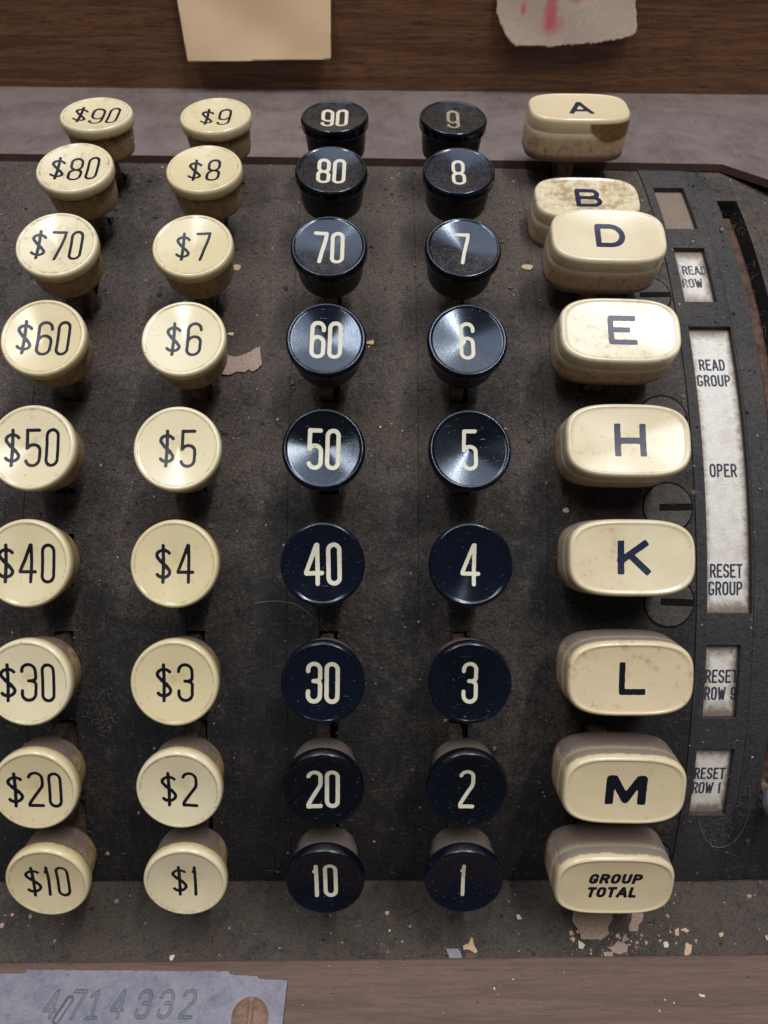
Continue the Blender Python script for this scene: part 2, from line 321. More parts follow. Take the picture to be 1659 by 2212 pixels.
def cyl_frame(x, deg, R, spin=0.0):
    """local x along the machine, local y up the curve, local z out of the plate"""
    a = math.radians(deg)
    n = Vector((0, (math.sin(a) - math.cos(a)) * R45, (math.sin(a) + math.cos(a)) * R45))
    u = Vector((0, (math.cos(a) + math.sin(a)) * R45, (math.cos(a) - math.sin(a)) * R45))
    m = Matrix(((1, u[0], n[0], 0), (0, u[1], n[1], 0), (0, u[2], n[2], 0), (0, 0, 0, 1)))
    return T(*cyl(x, deg, R)) @ m @ Matrix.Rotation(math.radians(spin), 4, 'Z')

# ---------------------------------------------------------------- glyphs: centre-line strokes, turned into flat meshes
def arc(cx, cy, rx, ry, a0, a1, n=12):
    return [(cx + rx * math.cos(math.radians(a0 + (a1 - a0) * i / n)), cy + ry * math.sin(math.radians(a0 + (a1 - a0) * i / n))) for i in range(n + 1)]
def glyph(ch, w, h):
    r = w / 2; W = w; H = h
    if ch == '0' or ch == 'O':
        return [arc(r, h - r, r, r, 180, 0) + arc(r, r, r, r, 0, -180) + [(0, h - r)]]
    if ch == '1':
        return [[(0, h * .80), (w * .22, h * .84), (w * .36, h * .90), (w * .40, h), (w * .40, 0)]]
    if ch == 'I1': return [[(0, h * .80), (w * .5, h), (w * .5, 0)], [(0.1*w, 0), (w*.9, 0)]]
    if ch == '2':
        return [arc(r, h - r, r, r, 165, 0) + [(w, h * .66), (w * .92, h * .55), (w * .25, h * .20), (0, h * .06), (0, 0), (w, 0)]]
    if ch == '3':
        return [[(0, h * .80)] + arc(r, h - r, r, r, 180, 0) + [(w, h * .64)] + arc(w * .55, h * .62, w * .45, h * .09, 0, -80, 6) + [(w * .45, h * .53)],
                [(w * .45, h * .53)] + arc(w * .55, h * .43, w * .45, h * .10, 80, 0, 6) + arc(r, r, r, r, 0, -180) + [(0, h * .26)]]
    if ch == '4':
        return [[(w * .72, 0), (w * .72, h), (w * .66, h), (0, h * .30), (0, h * .27), (w, h * .27)]]
    if ch == '5':
        return [[(w * .95, h), (w * .06, h), (w * .03, h * .50)] + arc(r, h * .60 - r * .9, r, r * .9, 125, 0, 8) + arc(r, r, r, r, 0, -165, 12)]
    if ch == '6':
        return [arc(r, h * .60 - r, r, r, 180, 0) + arc(r, r, r, r, 0, -180) + [(0, h * .55)], [(0, h * .55)] + arc(r, h - r, r, r, 180, 0) + [(w, h * .80)]]
    if ch == '9': return [[(w - x, h - y) for x, y in s] for s in glyph('6', w, h)]
    if ch == '7': return [[(0, h), (w, h), (w * .93, h * .82), (w * .62, h * .42), (w * .40, 0)]]
    if ch == '8':
        q = r * .92
        return [arc(r, h - q, q, q, 180, 0) + arc(r, h * .53 + q, q, q, 0, -180) + [(r - q, h - q)],
                arc(r, h * .53 - r, r, r, 180, 0) + arc(r, r, r, r, 0, -180) + [(0, h * .53 - r)]]
    if ch == '$':
        t_ = .87 * h; b_ = .13 * h; ry = .135 * h
        return [arc(r, t_ - ry, r, ry, 25, 180, 10) + [(w * .03, t_ - ry * 1.35), (w * .30, h * .56), (w * .70, h * .44), (w * .97, b_ + ry * 1.35)] + arc(r, b_ + ry, r, ry, 0, -155, 10),
                [(r, 0), (r, h)]]
    if ch == 'A': return [[(0, 0), (w * .46, h), (w * .54, h), (w, 0)], [(w * .18, h * .28), (w * .82, h * .28)]]
    if ch == 'B': return [[(0, 0), (0, h), (w * .62, h)] + arc(w * .64, h * .77, w * .28, h * .23, 90, -90, 8) + [(0, h * .54)],
                          [(0, h * .54), (w * .62, h * .54)] + arc(w * .66, h * .27, w * .34, h * .27, 90, -90, 8) + [(0, 0)]]
    if ch == 'D': return [[(0, 0), (0, h), (w * .48, h)] + arc(w * .50, h * .5, w * .5, h * .5, 90, -90, 16) + [(0, 0)]]
    if ch == 'E': return [[(w, h), (0, h), (0, 0), (w * 1.02, 0)], [(0, h * .52), (w * .74, h * .52)]]
    if ch == 'G': return [arc(r, h - r, r, r, 15, 180) + arc(r, r, r, r, 180, 360) + [(w, h * .38), (w * .70, h * .38)]]
    if ch == 'H': return [[(0, 0), (0, h)], [(w, 0), (w, h)], [(0, h * .48), (w, h * .48)]]
    if ch == 'K': return [[(0, 0), (0, h)], [(w * .92, h), (0, h * .38)], [(w * .34, h * .60), (w, 0)]]
    if ch == 'L': return [[(0, h), (0, 0), (w, 0)]]
    if ch == 'M': return [[(0, 0), (0, h), (w * .10, h), (w * .5, h * .06), (w * .90, h), (w, h), (w, 0)]]
    if ch == 'P': return [[(0, 0), (0, h), (w * .5, h)] + arc(w * .5, h * .74, w * .5, h * .26, 90, -90, 10) + [(0, h * .48)]]
    if ch == 'R': return glyph('P', w, h) + [[(w * .55, h * .48), (w, 0)]]
    if ch == 'S': return [arc(r, h - r, r, r, 5, 180, 8) + [(0, h * .68), (w * .2, h * .56), (w * .8, h * .44), (w, h * .32)] + arc(r, r, r, r, 0, -175, 8)]
    if ch == 'T': return [[(0, h), (w, h)], [(r, h), (r, 0)]]
    if ch == 'U': return [[(0, h)] + arc(r, r, r, r, 180, 360) + [(w, h)]]
    if ch == 'W': return [[(0, h), (w * .22, 0), (w * .28, 0), (w * .5, h * .8), (w * .72, 0), (w * .78, 0), (w, h)]]
    return []
def layout(text, widths, h, gap, cx=0, cy=0, slant=0.0, sw=1.0):
    """centre-line strokes of a word, its inked box centred on (cx, cy); h, widths and gaps include the stroke"""
    strokes = []; x = 0
    ws = [widths.get(c, widths.get('*', 1)) for c in text]
    tot = sum(ws) + gap * (len(text) - 1)
    x = -tot / 2
    for c, wd in zip(text, ws):
        for s in glyph(c, max(wd - sw, 0.01), h - sw) if c != ' ' else []:
            strokes.append([(cx + x + sw / 2 + px + (py - h / 2) * slant, cy - h / 2 + sw / 2 + py) for px, py in s])
        x += wd + gap
    return strokes
def sdf_strokes(strokes, sw, X, Y, square=False):
    D = np.full(X.shape, 1e9); hw = sw / 2
    for s in strokes:
        n = len(s) - 1
        for i in range(n):
            ax, ay = s[i]; bx, by = s[i + 1]; dx, dy = bx - ax, by - ay; L = math.hypot(dx, dy)
            if L < 1e-6: continue
            ux, uy = dx / L, dy / L
            al = (X - ax) * ux + (Y - ay) * uy; pe = np.abs(-(X - ax) * uy + (Y - ay) * ux)
            if square:
                e0 = hw * .96 if i == 0 else 0; e1 = hw * .96 if i == n - 1 else 0
                rr = hw * .3
                qx = np.maximum(-e0 - al, al - L - e1) + rr; qy = pe - hw + rr
                d = np.hypot(np.maximum(qx, 0), np.maximum(qy, 0)) + np.minimum(np.maximum(qx, qy), 0) - rr
                if i > 0: d = np.minimum(d, np.hypot(X - ax, Y - ay) - hw)
            else:
                tt = np.clip(al, 0, L); d = np.hypot(al - tt, pe) - hw
            D = np.minimum(D, d)
    return D
def marching(D, xs, ys, fn, name, mat, smooth=True):
    """flat mesh of the region D<0 on a grid; fn maps (x,y) to a 3-D point"""
    vid = {}; vs = []; fs = []
    ny, nx = D.shape
    def gv(i, j):
        k = (i, j)
        if k not in vid: vid[k] = len(vs); vs.append(fn(xs[j], ys[i]))
        return vid[k]
    def ev(a, b):
        k = (a, b) if a < b else (b, a)
        if k not in vid:
            da, db = D[k[0]], D[k[1]]; t_ = min(max(da / (da - db), 0.002), 0.998)
            x = xs[k[0][1]] + t_ * (xs[k[1][1]] - xs[k[0][1]]); y = ys[k[0][0]] + t_ * (ys[k[1][0]] - ys[k[0][0]])
            vid[k] = len(vs); vs.append(fn(x, y))
        return vid[k]
    neg = D < 0
    act = neg[:-1, :-1] | neg[1:, :-1] | neg[:-1, 1:] | neg[1:, 1:]
    for i, j in zip(*np.nonzero(act)):
        i = int(i); j = int(j)
        q = [(i, j), (i, j + 1), (i + 1, j + 1), (i + 1, j)]
        if all(neg[a] for a in q): fs.append([gv(*a) for a in q]); continue
        for tri in ((q[0], q[1], q[2]), (q[0], q[2], q[3])):
            poly = []
            for k in range(3):
                a, b = tri[k], tri[(k + 1) % 3]
                if neg[a]: poly.append(gv(*a))
                if neg[a] != neg[b]: poly.append(ev(a, b))
            if len(poly) >= 3: fs.append(poly)
    return mesh(name, vs, fs, mat, smooth)
def ink_mesh(name, lines, sw, mat, zfn, square=False, wob=0.0, step=None):
    """lines: strokes; zfn(x, y) -> 3-D point in the local frame"""
    P = [p for s in lines for p in s]
    x0, x1 = min(p[0] for p in P) - sw, max(p[0] for p in P) + sw; y0, y1 = min(p[1] for p in P) - sw, max(p[1] for p in P) + sw
    st = step or max(sw / 5.0, 0.12)
    xs = np.arange(x0, x1 + st, st); ys = np.arange(y0, y1 + st, st); X, Y = np.meshgrid(xs, ys)
    D = sdf_strokes(lines, sw, X, Y, square)
    if wob:
        ph = rnd.random() * 50
        D = D + wob * (np.sin(X * 3.1 + ph) * np.sin(Y * 2.7 + ph) + 0.6 * np.sin(X * 7.3 - ph) * np.sin(Y * 6.1 + 2 * ph))
    return marching(D, xs, ys, zfn, name, mat)

# ---------------------------------------------------------------- the cash register
reg = put('cash_register', None, T(10, -100, -30), label='old mechanical cash register keyboard with cream and black keys on a dusty curved plate', cat='cash register')

RP = 190.0
def patch(name, x0, x1, t0, t1, holes, R, depth, mat, parent=None, dth=0.9, dx=None, lift=None, **kw):
    """a piece of the curved plate between x0..x1 and t0..t1 degrees, with open holes (x0,x1,t0,t1) and walls down to R-depth"""
    xs = sorted({x0, x1} | {v for h in holes for v in h[:2] if x0 < v < x1})
    if dx:
        k = [xs[0]]
        for a, b in zip(xs, xs[1:]):
            m = max(1, math.ceil((b - a) / dx)); k += [a + (b - a) * i / m for i in range(1, m + 1)]
        xs = k
    tb = sorted({t0, t1} | {v for h in holes for v in h[2:] if t0 < v < t1})
    ts = [tb[0]]
    for a, b in zip(tb, tb[1:]):
        m = max(1, math.ceil((b - a) / dth)); ts += [a + (b - a) * i / m for i in range(1, m + 1)]
    def solid(i, j):
        if i < 0 or j < 0 or i >= len(xs) - 1 or j >= len(ts) - 1: return False
        mx = (xs[i] + xs[i + 1]) / 2; mt = (ts[j] + ts[j + 1]) / 2
        return not any(h[0] < mx < h[1] and h[2] < mt < h[3] for h in holes)
    vs = []; fs = []; top = {}
    bev = 0.22; bt = math.degrees(bev / R)
    def tv(i, j):
        if (i, j) not in top:
            # pull border vertices down a little: worn edges
            full = all(solid(a, b) for a in (i - 1, i) for b in (j - 1, j))
            top[i, j] = len(vs); vs.append(cyl(xs[i], ts[j], R if full else R - 0.0))
        return top[i, j]
    for i in range(len(xs) - 1):
        for j in range(len(ts) - 1):
            if not solid(i, j): continue
            fs.append([tv(i, j), tv(i + 1, j), tv(i + 1, j + 1), tv(i, j + 1)])
            for (a, b), (c_, d_), nb in (((i, j), (i, j + 1), (i - 1, j)), ((i + 1, j + 1), (i + 1, j), (i + 1, j)), ((i + 1, j), (i, j), (i, j - 1)), ((i, j + 1), (i + 1, j + 1), (i, j + 1))):
                if not solid(*nb):
                    k = len(vs)
                    vs.extend([cyl(xs[a], ts[b], R), cyl(xs[c_], ts[d_], R), cyl(xs[c_], ts[d_], R - depth), cyl(xs[a], ts[b], R - depth)])
                    fs.append([k + 1, k, k + 3, k + 2])
    me = mesh(name, vs, fs, mat)
    return put(name, me, parent=parent, **kw)

ROW = {1: -20.852, 2: -14.087, 3: -7.188, 4: 0.0, 5: 7.011, 6: 14.195, 7: 21.206, 8: 28.435, 9: 35.167}
PROW = {1: -21.378, 2: -14.23, 3: -6.962, 4: 0.434, 5: 7.683, 6: 15.057, 7: 22.493, 8: 29.30, 9: 37.38}
COLX = [-64.94, -32.66, 0.0, 32.615]
PX = 68.70
half = math.degrees(6.6 / RP)
def slots(cx, rows, lx=-2.2, rx=2.4): return [(cx + lx, cx + rx, rows[i] - half, rows[i] + half) for i in rows]
base = patch('slot_shade_sheet', -150, 165, -27.5, 41, [], 181.5, 1, M['cavity'], reg)  # black sheet standing in for the shade seen through the slots
strips = [(-150, -75.08), (-74.98, -42.66), (-42.56, -10.24), (-10.14, 22.26), (22.36, 54.18)]
for k, (a, b) in enumerate(strips):
    hs = slots(COLX[k - 1], ROW) if k else []
    if k:
        s = COLX[k - 1]        # a thin saw cut joins the slots of a column
        rr = sorted(ROW.values())
        for u, v in zip(rr, rr[1:]): hs.append((s - 2.2, s - 2.08, u + half, v - half))
    patch('plate_strip', a, b, -27.0, 39.7, hs, RP - 0.05 * (k % 2), 6, M['plate'], reg)
disc_rows = [-24.6, -2.95, 4.13, 11.0, 22.0]
DX = 84.4
hs = slots(PX - 2.0, PROW, -2.9, 3.4)
patch('plate_strip', 54.27, 91.1, -27.0, 39.7, hs, RP, 6, M['plate'], reg)
# indicator frame, its windows, the lever slot and the plate beyond it
WIN = [(93.6, 102.6, 29.4, 35.3), (94.1, 102.7, 21.3, 27.1), (93.8, 105.0, -3.8, 18.95), (93.9, 102.5, -11.9, -6.15), (93.3, 102.9, -20.3, -14.4)]
patch('index_frame', 91.25, 105.35, -27.0, 39.7, WIN, RP + 0.35, 1.6, M['frame'], reg)
patch('index_frame', 105.6, 111.1, -27.0, 39.7, [], RP + 0.1, 6, M['frame'], reg)
patch('plate_strip', 111.1, 170.0, -27.0, 39.7, [(111.1, 117.0, -19.6, 33.5)], RP, 6, M['plate'], reg, dx=6)
patch('lever_slot_bar', 113.9, 116.4, -22, 33.0, [], 185.2, 4, M['rust'], reg)

# round lock discs with a key slot, set flush in the plate
def disc_mesh(r):
    vs = []; fs = []; N = 40
    sl = (-2.2, r * 0.97, -0.9, 0.9)
    st = 0.30; g = np.arange(-r - st, r + 2 * st, st); X, Y = np.meshgrid(g, g)
    D = np.hypot(X, Y) - r
    box = np.maximum(np.maximum(sl[0] - X, X - sl[1]), np.maximum(sl[2] - Y, Y - sl[3]))
    D = np.maximum(D, -box)
    return marching(D, g, g, lambda x, y: (x, y, 0.0 + 0.12 * (x / r)), 'lock_disc', M['disc'])
dm = disc_mesh(5.95)
def tube_ring(name, r0, r1, z, mat, N=48):
    vs = []; fs = []
    for i in range(N):
        a = 2 * math.pi * i / N
        vs += [(r0 * math.cos(a), r0 * math.sin(a), z), (r1 * math.cos(a), r1 * math.sin(a), z)]
    for i in range(N): j = (i + 1) % N; fs.append([2 * i, 2 * i + 1, 2 * j + 1, 2 * j])
    return mesh(name, vs, fs, mat)
ringm = tube_ring('disc_gap', 5.7, 6.45, 0, M['cavity'])
def box_mesh(name, x0, x1, y0, y1, z0, z1, mat, bev=0.0):
    bm = bmesh.new(); bmesh.ops.create_cube(bm, size=1.0)
    for v in bm.verts: v.co = Vector(((x0 + x1) / 2 + v.co.x * (x1 - x0), (y0 + y1) / 2 + v.co.y * (y1 - y0), (z0 + z1) / 2 + v.co.z * (z1 - z0)))
    if bev: bmesh.ops.bevel(bm, geom=bm.edges[:], offset=bev, segments=2, affect='EDGES', profile=0.6)
    for v in bm.verts: v.co *= S
    me = bpy.data.meshes.new(name); bm.to_mesh(me); bm.free(); me.materials.append(mat); return me
slotm = box_mesh('key_slot', -2.0, 5.6, -0.85, 0.85, -0.1, 0.0, M['cavity'])
for dth in disc_rows:
    d = put('lock_disc', dm, cyl_frame(DX, dth, RP + 0.22, rnd.uniform(-3, 3)), reg)
    put('disc_gap', ringm, cyl_frame(DX, dth, RP + 0.10), d)
    put('key_slot', slotm, cyl_frame(DX, dth, RP + 0.14), d)

# indicator cards with their print
def card(x0, x1, t0, t1, edge, R=188.8):
    me_w = x1 - x0 + 1.0; me_h = math.radians(t1 - t0) * R + 1.0
    mid = (t0 + t1) / 2; fr = cyl_frame((x0 + x1) / 2, mid, R); inv = fr.inverted()
    n = max(4, int(me_h / 1.2)); vs = []; fs = []
    ht = math.degrees(0.5 / R)
    for i in range(n + 1):
        for x in (x0 - .5, x1 + .5):
            p = inv @ (Vector(cyl(x, t0 - ht + (t1 - t0 + 2 * ht) * i / n, R)) * S); vs.append(tuple(q / S for q in p))
    for i in range(n): k = 2 * i; fs.append([k, k + 1, k + 3, k + 2])
    return put('index_card', mesh('index_card', vs, fs, card_mat('index_card_print', me_w, me_h, edge)), fr, reg)
cards = [card(*WIN[0], 26.0), card(*WIN[1], 3.2), card(*WIN[2], 2.6), card(*WIN[3], 3.2), card(*WIN[4], 2.5)]
cards[0]['label'] = 'brown stained card in the topmost index window'
CW = {'*': 1.55, 'W': 2.1, ' ': 0.9, '1': 0.9, 'A': 1.7, 'O': 1.55, 'E': 1.45}
for ci, word, cx, deg, wd, hh in ((1, 'READ', 99.2, 25.0, 6.7, 3.2), (1, 'ROW', 97.9, 23.6, 5.6, 3.2), (2, 'READ', 99.2, 15.73, 6.8, 3.3), (2, 'GROUP', 99.15, 14.36, 8.7, 3.3),
        (2, 'OPER', 99.35, 7.04, 6.9, 3.5), (2, 'RESET', 99.2, -0.63, 8.2, 3.5), (2, 'GROUP', 99.0, -1.96, 8.6, 3.5), (3, 'RESET', 98.7, -8.72, 8.3, 3.5), (3, 'ROW 9', 98.7, -10.08, 8.1, 3.5),
        (4, 'RESET', 98.0, -16.78, 8.0, 3.4), (4, 'ROW 1', 97.7, -18.07, 7.6, 3.4)):
    wt = sum(CW.get(c_, CW['*']) for c_ in word); gap = (wd - wt * 1.0) / max(1, len(word) - 1)
    sw = 0.50; k = 1.0
    if gap < 0.12: k = (wd - 0.2 * (len(word) - 1)) / wt; gap = 0.2
    L = layout(word, {a: b * k for a, b in CW.items()}, hh, gap, sw=sw)
    fr = cyl_frame(cx, deg, 188.8); inv = fr.inverted()
    def zf(x, y, cx=cx, deg=deg, inv=inv):
        p = inv @ (Vector(cyl(cx + x, deg + math.degrees(y / 188.8), 188.83)) * S); return tuple(q / S for q in p)
    put('lettering', ink_mesh('lettering', L, sw, M['ink_print'], zf, square=True, wob=0.02), fr, cards[ci], wear=0.75 if ci == 1 else 0.25 if ci != 4 else 0.4)

# ---------------------------------------------------------------- keys
def lathe(name, prof, mat, N=72):
    vs = []; fs = []
    for r, z in prof:
        if r < 1e-6: vs.append((0, 0, z)); continue
        for i in range(N): a = 2 * math.pi * i / N; vs.append((r * math.cos(a), r * math.sin(a), z))
    idx = []; k = 0
    for r, z in prof:
        if r < 1e-6: idx.append([k]); k += 1
        else: idx.append(list(range(k, k + N))); k += N
    for A, B in zip(idx, idx[1:]):
        for i in range(N):
            j = (i + 1) % N
            if len(A) == 1: fs.append([A[0], B[i], B[j]])
            elif len(B) == 1: fs.append([A[i], B[0], A[j]])
            else: fs.append([A[i], B[i], B[j], A[j]])
    return mesh(name, vs, fs, mat, True)
def dish(r, rf, dp): q = min(r / rf, 1.0); return -dp * (1 - q ** 1.25)
def round_profile(ro):
    rf = ro - 1.05; dp = 1.15
    P = [(rf * i / 26, dish(rf * i / 26, rf, dp)) for i in range(27)]
    P += [(rf + .15, .10), (rf + .38, .16), (rf + .62, .10), (rf + .83, -.10), (ro - .06, -.42), (ro, -.85), (ro, -1.9), (ro - .05, -2.5), (ro - .22, -2.9), (ro - .62, -3.05), (ro - 1.2, -3.08)]
    return P
def body_profile(ro):
    return [(ro - 1.3, -2.9), (ro - 1.05, -3.0), (ro - .95, -3.3), (ro - .95, -4.0), (ro - 1.05, -6.0), (ro - 1.35, -9.3), (ro - 1.6, -10.1), (ro - 2.1, -10.5), (2.0, -10.6)]
capm = {'cream': lathe('key_cap', round_profile(9.75), M['cream']), 'black': lathe('key_cap', round_profile(9.35), M['black'])}
bodym = {'cream': lathe('key_body', body_profile(9.75), M['cream_body']), 'black': lathe('key_body', body_profile(9.35), M['black_body'])}
def stem_mesh(w0, w1, l, z0, z1):
    vs = []; fs = []
    for z, a, b in ((z0, w0, l * .52), (z0 - (z0 - z1) * .25, w0, l * .8), (z0 - (z0 - z1) * .5, w1, l), (z1, w1, l)):
        vs += [(-a / 2, -b / 2, z), (a / 2, -b / 2, z), (a / 2, b / 2, z), (-a / 2, b / 2, z)]
    for k in range(3):
        for i in range(4): j = (i + 1) % 4; fs.append([4 * k + i, 4 * k + 4 + i, 4 * k + 4 + j, 4 * k + j])
    fs.append([0, 1, 2, 3])
    return mesh('key_stem', vs, fs, M['stem'])
stem_round = stem_mesh(2.8, 3.0, 11.6, -9.8, -27.5)
stem_pill = stem_mesh(4.2, 4.4, 11.8, -10.5, -27.5)

def superring(a, b, z, N=96, e=3.3, dx=0):
    out = []
    for i in range(N):
        t_ = 2 * math.pi * i / N; ct, st_ = math.cos(t_), math.sin(t_)
        out.append((dx + a * math.copysign(abs(ct) ** (2 / e), ct), b * math.copysign(abs(st_) ** (2 / e), st_), z))
    return out
def rings_mesh(name, rings, mat, cap_top=True, cap_bot=False):
    vs = []; fs = []; N = len(rings[0])
    for r in rings: vs += r
    for k in range(len(rings) - 1):
        for i in range(N): j = (i + 1) % N; fs.append([k * N + i, (k + 1) * N + i, (k + 1) * N + j, k * N + j])
    if cap_top: fs.append(list(range(N)))
    if cap_bot: o = (len(rings) - 1) * N; fs.append([o + i for i in reversed(range(N))])
    return mesh(name, vs, fs, mat, True)
PA, PB = 14.2, 8.6
def pill_z(x, y):
    d = ((abs(x) / (PA - 1.1)) ** 3.3 + (abs(y) / (PB - 1.1)) ** 3.3) ** (1 / 3.3)
    return -0.55 * (1 - min(d, 1) ** 1.9)
def pill_cap():
    rings = []
    for q in [0.02] + [i / 18 for i in range(1, 19)]:
        rr = [(x, y, 0) for x, y, _ in superring((PA - 1.1) * q, (PB - 1.1) * q, 0)]
        rings.append([(x, y, pill_z(x, y)) for x, y, _ in rr])
    for g, z in ((.95, .12), (.78, .17), (.6, .13), (.35, -.06), (.12, -.42), (0, -1.0), (-.05, -2.5), (-.10, -3.6)):
        rings.append(superring(PA - g, PB - g, z))
    return rings_mesh('key_cap', rings, M['ivory'])
pillcap = pill_cap()
rb = [superring(PA + g, PB + g, z) for g, z in ((.05, -3.6), (.12, -3.75), (.15, -6.5), (.2, -9.5), (.15, -11.2), (-.2, -11.9), (-.9, -12.2), (-6, -12.25))]
pillbody = rings_mesh('key_body', rb, M['ivory_body'], False, True)

DIG_CREAM = {'*': 3.75, '$': 3.55, '1': 1.8, '0': 3.35, '4': 4.05}
DIG_BLACK = {'*': 3.6, '1': 2.0, '0': 3.4, '4': 4.4, '3': 3.6, '2': 3.7, '9': 3.5}
for ci, cx in enumerate(COLX):
    for row in range(1, 10):
        txt = ('$%d0', '$%d', '%d0', '%d')[ci] % row
        black = ci > 1; ro = 9.35 if black else 9.75
        spin = rnd.uniform(-1.3, 1.3)
        fr = cyl_frame(cx + {(0, 8): -.75, (0, 7): -.4, (0, 9): -.1}.get((ci, row), rnd.uniform(-.12, .12)), ROW[row], 210.77, spin) @ Matrix.Rotation(math.radians(rnd.uniform(-1.3, 1.3)), 4, 'X') @ Matrix.Rotation(math.radians(rnd.uniform(-1.3, 1.3)), 4, 'Y')
        kn = 'black' if black else 'cream'
        worn = {('d', 9): 1.35, ('c', 9): .5, ('c', 5): .45}.get(('abcd'[ci], row), rnd.uniform(0.0, 0.3))
        grime = rnd.uniform(0.1, 0.5) + (0.3 if (row >= 7 and ci < 2) else 0)
        lab = '%s round key marked %s' % (kn, txt)
        k = put('key', capm[kn], fr, reg, label=lab, grime=grime, tone=rnd.random())
        put('key_body', bodym[kn], fr, k)
        put('key_stem', stem_round, fr @ T(-0.6, 0, 0), k)
        if black:
            sw = 0.86 if len(txt) == 1 else 0.95; h = 9.5
            wd = dict(DIG_BLACK)
            if len(txt) == 1: wd = {a: b * (1.0 if a != '1' else .9) for a, b in wd.items()}
            gap = 0.5; mat = M['ink_white']
        else:
            sw = 0.74; h = 8.8; wd = DIG_CREAM; gap = 0.85 if len(txt) == 3 else 1.1; mat = M['ink_black']
        L = layout(txt, wd, h, gap, sw=sw)
        rf = ro - 1.05
        put('lettering', ink_mesh('lettering', L, sw, mat, lambda x, y: (x, y, dish(math.hypot(x, y), rf, 1.15) + .025), wob=0.018), fr, k, wear=worn)

PILLS = {9: ('A', 7.0, 7.4, 1.35), 8: ('B', 7.2, 7.4, 1.35), 7: ('D', 7.4, 7.4, 1.45), 6: ('E', 6.6, 7.6, 1.35), 5: ('H', 7.2, 7.7, 1.45), 4: ('K', 7.3, 7.6, 1.5), 3: ('L', 6.0, 7.5, 1.35), 2: ('M', 9.4, 7.4, 1.95), 1: ('GT', 0, 0, .8)}
GR = {9: .35, 8: 1.0, 7: .25, 6: .75, 5: .6, 4: .55, 3: .7, 2: .45, 1: .3}
for row, (txt, wd, h, sw) in PILLS.items():
    R = 200.86 if row == 8 else 210.28
    fr = cyl_frame(PX, PROW[row], R, rnd.uniform(-1.4, 0.4))
    lab = 'ivory rounded-oblong key marked %s' % ('GROUP TOTAL' if row == 1 else txt) + (', pressed down' if row == 8 else '')
    k = put('key', pillcap, fr, reg, label=lab, grime=GR[row], tone=rnd.random())
    put('key_body', pillbody, fr, k)
    put('key_stem', stem_pill, fr @ T(-1.7, 0, 0), k)
    if row == 1:
        gw = {'*': 2.25, 'A': 2.7, 'L': 1.9, 'T': 2.2, 'R': 2.3}
        L = layout('GROUP', gw, 3.1, 0.33, 0.2, 1.95, .16, sw) + layout('TOTAL', gw, 3.1, 0.2, -0.3, -2.1, .16, sw)
        mat = M['ink_black']
    else:
        L = layout(txt, {'*': wd}, h, 0, 0.4, 0.1, 0, sw); mat = M['ink_blue'] if row > 3 else M['ink_black']
    put('lettering', ink_mesh('lettering', L, sw, mat, lambda x, y: (x, y, pill_z(x, y) + .03), square=True, wob=0.03), fr, k, wear=rnd.uniform(0, .3) + (.3 if row == 6 else 0))

# the brown stain burnt into the side of the A key
def stain_patch():
    vs = []; fs = []; nU, nV = 60, 8
    cs = superring(PA + .22, PB + .22, 0, 1200)
    pts = [p for p in cs if p[1] < -3.5 and 1.8 < p[0] < 14.3]
    pts.sort(key=lambda p: p[0] - p[1] * 0.001 if p[0] < 13 else 13 + (p[1] + 9) * .3)
    pts = [pts[int(i * (len(pts) - 1) / nU)] for i in range(nU + 1)]
    for i, (x, y, _) in enumerate(pts):
        u = i / nU; b = -1.0 - 5.0 * math.sqrt(max(0, 1 - (1 - u / .30) ** 2 if u < .30 else 1)) * (1 - .35 * max(u - .3, 0)) + 0.10 * math.sin(u * 21)
        for j in range(nV + 1): z = -1.0 + (b + 1.0) * j / nV; vs.append((x, y, z))
    for i in range(nU):
        for j in range(nV): a = i * (nV + 1) + j; fs.append([a, a + 1, a + nV + 2, a + nV + 1])
    t = NT('burnt_stain'); n = t.noise(t.coord(), .6, 6, .7)
    return mesh('scorch_stain', vs, fs, t.out(t.mix(t.ramp(n, .3, .7), (0.17, 0.085, 0.018), (0.27, 0.15, 0.05)), .35), True)
akey = [o for o in bpy.data.objects if o.get('label', '').endswith('marked A')][0]
put('scorch_stain', stain_patch(), WM[akey], akey)

# lever knob at the right edge
def sphere(name, r, mat):
    bm = bmesh.new(); bmesh.ops.create_uvsphere(bm, u_segments=32, v_segments=20, radius=r * S)
    me = bpy.data.meshes.new(name); bm.to_mesh(me); bm.free()
    me.polygons.foreach_set('use_smooth', [True] * len(me.polygons)); me.materials.append(mat); return me
kb = put('lever_knob', sphere('lever_knob', 5.3, M['knob']), cyl_frame(112.2, -17.1, 200.0), reg)
put('lever_arm', lathe('lever_arm', [(1.4, 0), (1.4, -14)], M['stem'], 16), cyl_frame(113.0, -18.2, 198.0), kb)

